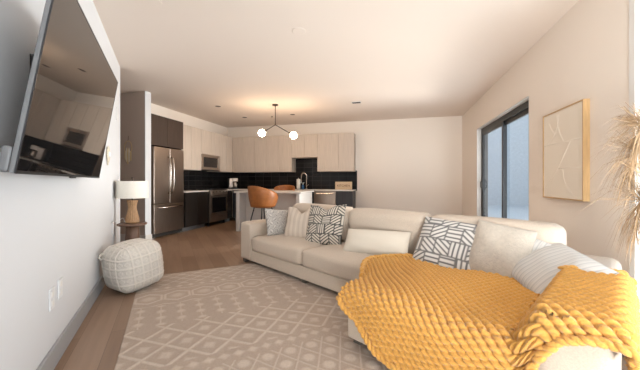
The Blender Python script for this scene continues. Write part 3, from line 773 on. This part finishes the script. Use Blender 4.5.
def strokes(seed, cell, nl, duty, c0, c1):
    """patchwork of short bars in turned groups"""
    rs = np.random.default_rng(seed); tab = rs.integers(0, 4, (40, 40)); off = rs.random((40, 40))
    def f(a, b_, w, h):
        j = (b_/cell).astype(int) % 40; sh = (j % 2)*.5*cell
        i = ((a+sh)/cell).astype(int) % 40
        la = ((a+sh)/cell) % 1-.5; lb = (b_/cell) % 1-.5
        th = np.array([0, PI/2, .6, -.6])[tab[i, j]]
        x = la*np.cos(th)+lb*np.sin(th); y = -la*np.sin(th)+lb*np.cos(th)
        s = (y*nl+off[i, j]) % 1
        m = np.clip((duty-np.abs(s-.5)*2)*6+.5, 0, 1)*np.clip((.49-np.abs(la))*14, 0, 1)*np.clip((.49-np.abs(lb))*14, 0, 1)
        return mixc(c0, c1, m)
    return f
def dotted(a, b_, w, h):
    m = np.sin(a*330+4*np.sin(b_*60))*np.sin(b_*300+4*np.sin(a*70))
    return mixc((.62, .57, .52), (.10, .09, .085), (m > .22)*.9)
def vstripe(a, b_, w, h):
    m = np.clip(np.sin(a*85)*.8+.3*np.sin(a*210), -1, 1)*.5+.5
    return mixc((.66, .56, .465), (.50, .395, .32), m*.8*(.92+.08*np.sin(b_*260)))
def tick(a, b_, w, h):
    s = a/.034 % 1; m = np.exp(-((s-.3)/.10)**2)+.6*np.exp(-((s-.68)/.06)**2)
    return mixc((.62, .585, .545), (.34, .325, .32), m*.8)
SZ = .395
pillow('throw_pillow', 'small black and white speckled pillow leaning on the left sofa arm', .40, .36, .13, (.43, .33, SZ+.15), R(96), R(-18), R(7), dotted, ear=.04)
pillow('throw_pillow', 'pinkish beige striped pillow with a dented top, second from the left arm', .47, .44, .15, (.80, .43, SZ+.17), R(18), R(-22), R(-3), vstripe, chop=.09)
pillow('throw_pillow', 'black and white bar pattern pillow with a dented top on the left seat', .50, .50, .15, (1.22, .44, SZ+.19), R(14), R(-22), R(-3), strokes(5, .12, 4.0, .62, (.05, .048, .045), (.62, .55, .465)), chop=.06)
pillow('lumbar_pillow', 'plain cream lumbar pillow leaning on the middle back cushion', .66, .275, .14, (1.99, .37, SZ+.10), R(14), R(-38), R(-2), flat((.68, .60, .50)), n=60, ear=.03)
pillow('throw_pillow', 'charcoal pillow with white bar pattern between lumbar pillow and fuzzy pillow', .52, .47, .15, (2.655, .44, SZ+.16), R(0), R(-30), R(4), strokes(8, .13, 3.6, .62, (.15, .14, .135), (.64, .60, .555)), ear=.03)
pillow('fur_pillow', 'cream fuzzy pillow in front of the right back cushion', .40, .43, .16, (3.04, .45, SZ+.175), R(4), R(-26), R(9), None, 'fur', n=70, ear=.03)
pillow('throw_pillow', 'grey striped white pillow half hidden behind the fuzzy pillow', .42, .42, .12, (3.19, .50, SZ+.10), R(-6), R(-16), R(16), tick, ear=.03)
pillow('throw_pillow', 'grey striped white pillow slumped against the right sofa arm', .52, .42, .14, (3.36, .36, SZ+.13), R(-38), R(-58), R(16), tick, ear=.03)

# ------------------------------------------------------------------ chunky knit blanket
SEAT = .405; ARM = .565
TLc = TC+.01
nP, nQ = 520, 430
p = np.linspace(2.16, 3.80, nP)
def pl(x, pts): return np.interp(x, [a for a, b_ in pts], [b_ for a, b_ in pts])
def smooth1(a, k):
    ker = np.hanning(k); ker /= ker.sum(); return np.convolve(np.pad(a, k//2, mode='edge'), ker, 'valid')[:len(a)]
far = smooth1(pl(p, [(2.16, -.08), (2.22, -.22), (2.34, -.38), (2.45, -.45), (2.8, -.50), (3.17, -.44), (3.30, -.36), (3.45, -.24), (3.6, -.30), (3.8, -.34)]), 25)
near = smooth1(CF+pl(p, [(2.16, .01), (2.36, .09), (2.46, .165), (2.56, .24), (2.68, .34), (3.15, .38), (3.33, .30), (3.43, .20), (3.52, .08), (3.62, .05), (3.80, .05)]), 25)
q01 = np.linspace(0, 1, nQ)
PP = np.repeat(p[:, None], nQ, 1); QQ = far[:, None] + (near-far)[:, None]*q01[None, :]
def bend(d, r):
    d = np.maximum(d, 0); th = np.minimum(d/r, PI/2)
    return r*np.sin(th), r*(1-np.cos(th))+np.maximum(d-r*PI/2, 0)
top = SEAT + (ARM-SEAT)*(lambda x: x*x*(3-2*x))(np.clip((PP-3.345)/.12, 0, 1))
top += .015*np.sin(PP*7+QQ*3)*np.clip((3.3-PP)*4, 0, 1) + .03*np.exp(-((PP-2.62-.25*QQ)/.13)**2)*np.exp(-((QQ+.1)/.28)**2)
ovL = np.maximum(TLc-PP, 0)*.55; wL = (lambda x: x*x*(3-2*x))(np.clip((QQ+.02)/.42, 0, 1))
ovF = QQ-(CF-.06); ovR = PP-(TL-.02)
oxL, dzL = bend(ovL, .03); oxF, dzF = bend(ovF, .09); oxR, dzR = bend(ovR, .05)
X = np.where((ovL > 0), PP*(1-wL)+(TLc-oxL)*wL, np.where(ovR > 0, TL-.02+oxR, PP)); Y = -np.where(ovF > 0, CF-.06+oxF, QQ)
# corner: both overhangs hang together
dzL = dzL*wL
Zt = top - np.sqrt(dzL**2+dzF**2+dzR**2)
bul = .004+.012*np.clip(dzF/.3, 0, 1)*(.5+.5*np.sin(PP*17))
Y = Y - bul*(ovF > .06)
Zt = np.maximum(Zt, .035)
Pb = np.stack([X, Y, Zt], -1)
# far edge curls over and lies on itself
du = np.gradient(Pb, axis=0); dv = np.gradient(Pb, axis=1); nrm = np.cross(dv, du); nrm /= np.maximum(np.linalg.norm(nrm, axis=-1, keepdims=True), 1e-9)
nrm *= np.sign((nrm*np.array([0, -.6, 1])).sum(-1, keepdims=True)+1e-9)
ca, sa_ = math.cos(R(46)), math.sin(R(46))
al = PP*ca + QQ*sa_; ac = -PP*sa_ + QQ*ca
wst, lst = .036, .036
row = np.floor(ac/wst); cx_ = (ac/wst) % 1-.5
dy = ((al/lst + .5*(row % 2) + .8*cx_) % 1)-.5
rope = np.clip(1-(cx_/.5)**2, 0, 1)**.6; st_ = np.cos(PI*dy)**2
hgt = .024*rope*(.45+.55*st_**.7) - .014*np.clip(1-rope*1.6, 0, 1)*(1-st_)
edge = np.minimum(np.minimum(q01, 1-q01)[None, :]*1.2*np.ones((nP, 1)), np.minimum(p-p[0], p[-1]-p)[:, None]*np.ones((1, nQ)))
Pb = Pb + nrm*hgt[..., None]
Pb[..., 2] = np.maximum(Pb[..., 2], .03)
bl = thing('knit_blanket', 'chunky mustard knit blanket spread over the chaise and right arm', 'blanket', (*SO, 0), SA)
ctr = npmesh('knit_body', Pb.reshape(-1, 3), gridfaces(nP, nQ)[:, ::-1], 'mustard_yarn', bl)
md = ctr.modifiers.new('thick', 'SOLIDIFY'); md.thickness = .012; md.offset = -1
# braided edge: two strands twisting along the border
bdr = np.concatenate([Pb[:, 0], Pb[-1, 1:], Pb[::-1, -1][1:], Pb[0, ::-1][1:-1]])
seglen = np.linalg.norm(np.diff(np.vstack([bdr, bdr[:1]]), axis=0), axis=1); S = np.concatenate([[0], np.cumsum(seglen)])
tot = S[-1]; ns = int(tot/.0085); ss = np.linspace(0, tot, ns, endpoint=False)
cl = np.vstack([bdr, bdr[:1]]); cen = np.stack([np.interp(ss, S, cl[:, k]) for k in range(3)], 1)
ker = np.hanning(11); ker /= ker.sum()
cen = np.stack([np.convolve(np.concatenate([cen[-5:, k], cen[:, k], cen[:5, k]]), ker, 'valid') for k in range(3)], 1)
tg = np.roll(cen, -1, 0)-np.roll(cen, 1, 0); tg /= np.linalg.norm(tg, axis=1, keepdims=True)
up = np.array([.1, -.45, .9]); up = up-tg*(tg@up)[:, None]; up /= np.linalg.norm(up, axis=1, keepdims=True); sd = np.cross(tg, up)
bm = bmesh.new(); turns = round(tot/.085)
for ph in (0, PI):
    a = ss/tot*turns*2*PI+ph
    pts = cen + (up*np.cos(a)[:, None]*.5 + sd*np.sin(a)[:, None])*.010 + up*.005
    pts[:, 2] = np.maximum(pts[:, 2], .03)
    tube(bm, pts.tolist(), .0125, 7, True)
obj('braided_edge', bm, 'mustard_yarn', bl, smooth=True)

# ================================================================== art on the right wall
t = thing('framed_art', 'pale relief artwork in a light wood frame on the right wall', 'picture', (XR, 3.385, .922))
Wd, Ht = .36, .885
bm = BX(-.05, -.001, -Wd, -Wd+.012, 0, Ht); box(bm, -.05, -.001, Wd-.012, Wd, 0, Ht); box(bm, -.05, -.001, -Wd+.012, Wd-.012, 0, .012); box(bm, -.05, -.001, -Wd+.012, Wd-.012, Ht-.012, Ht)
obj('frame', bm, 'brass_wood', t)
pn = obj('canvas_panel', BX(-.043, -.002, -Wd+.012, Wd-.012, .012, Ht-.012), 'canvas_white', t)
def rl(pts): return tube(bmesh.new(), [(-.044, -y, z) for y, z in pts], .004, 6)
bm = bmesh.new()
def addl(pts): tube(bm, [(-.0425, -y, z) for y, z in pts], .003, 6)
arc = lambda cy, cz, r, a0, a1: [(cy+r*math.cos(a), cz+r*math.sin(a)) for a in np.linspace(R(a0), R(a1), 24)]
addl([(-.34, .555), (.34, .555)]); addl([(-.06, .30), (.34, .30)])
addl(arc(-.34, .86, .30, -88, -2)); addl(arc(.34, .86, .42, 182, 225)); addl([(-.30, .10), (-.06, .30), (.16, .555)]); addl(arc(.30, .30, .27, 180, 262)); addl(arc(-.02, .86, .22, 200, 272))
obj('relief_lines', bm, 'plaster_line', pn, smooth=True)

# ================================================================== pampas grass in a floor vase
vx, vy = W(1.90, 1.62)
pg = thing('pampas_vase', 'dried pampas grass plumes in a floor vase at the right edge of the room', 'plant', (vx, vy, 0))
bm = lathe(bmesh.new(), [(.07, 0), (.09, .02), (.105, .15), (.10, .28), (.07, .38), (.05, .43), (.058, .45), (.045, .45), (.04, .40), (.04, .2)], 28)
obj('vase', bm, 'ceramic', pg, smooth=True)
lf = Vector((-CY, -SY, 0)); bk = Vector((-SY, CY, 0))
def plume(tip, bend_, z0=.44, seed=0, hairs=620, ln_=.16):
    rd = random.Random(seed)
    a = Vector((0, 0, .3)); b_ = Vector((lf*bend_[0]+bk*bend_[1])); b_.z = bend_[2]; c_ = lf*tip[0]+bk*tip[1]; c_.z = tip[2]
    pts = [a*(1-s)**2 + b_*2*s*(1-s) + c_*s*s for s in np.linspace(0, 1, 26)]
    st = obj('stem', tube(bmesh.new(), pts, .003, 5, radii=[.004-.0028*i/25 for i in range(26)]), 'pampas_stem', pg)
    bm = bmesh.new()
    for k in range(hairs):
        s = .42+.58*rd.random(); i = min(int(s*25), 24); p0 = pts[i].lerp(pts[i+1], s*25-i); tn = (pts[i+1]-pts[i]).normalized()
        rv = Vector((rd.gauss(0, 1), rd.gauss(0, 1), rd.gauss(0, 1))); rv = (rv-tn*rv.dot(tn)).normalized()
        L_ = ln_*(.45+.75*rd.random())*(1.25-.6*abs(s-.68)/.32*.8)
        p1 = p0+tn*L_*.55+rv*L_*.26; p2 = p0+tn*L_*.95+rv*L_*.40+Vector((0, 0, -L_*.42))
        wd_ = rv.cross(tn).normalized()*.0011
        v = [bm.verts.new(q) for q in (p0-wd_, p0+wd_, p1+wd_, p1-wd_, p2)]
        bm.faces.new((v[0], v[1], v[2], v[3])); bm.faces.new((v[3], v[2], v[4]))
    me_ = obj('plume', bm, 'pampas', st); me_['kind'] = 'stuff'
for k, (tip, bd_) in enumerate([((.17, .0, 1.26), (.03, 0, 1.80)), ((.15, .05, 1.12), (.08, 0, 1.62)), ((.12, -.03, .98), (.11, 0, 1.42)), ((.14, .02, .80), (.13, 0, 1.35)), ((.08, 0, 1.42), (.0, 0, 1.5)),
                                ((.03, -.02, 1.40), (.02, 0, 1.5)), ((-.10, .1, 1.60), (-.06, 0, 1.3)), ((-.25, 0, 1.40), (-.1, .05, 1.5)), ((-.2, -.12, 1.25), (-.1, -.05, 1.5)), ((-.04, .2, 1.45), (-.03, .1, 1.5)), ((.08, -.04, .88), (.10, 0, 1.25))]):
    plume(tip, bd_, seed=k, hairs=260, ln_=.21)
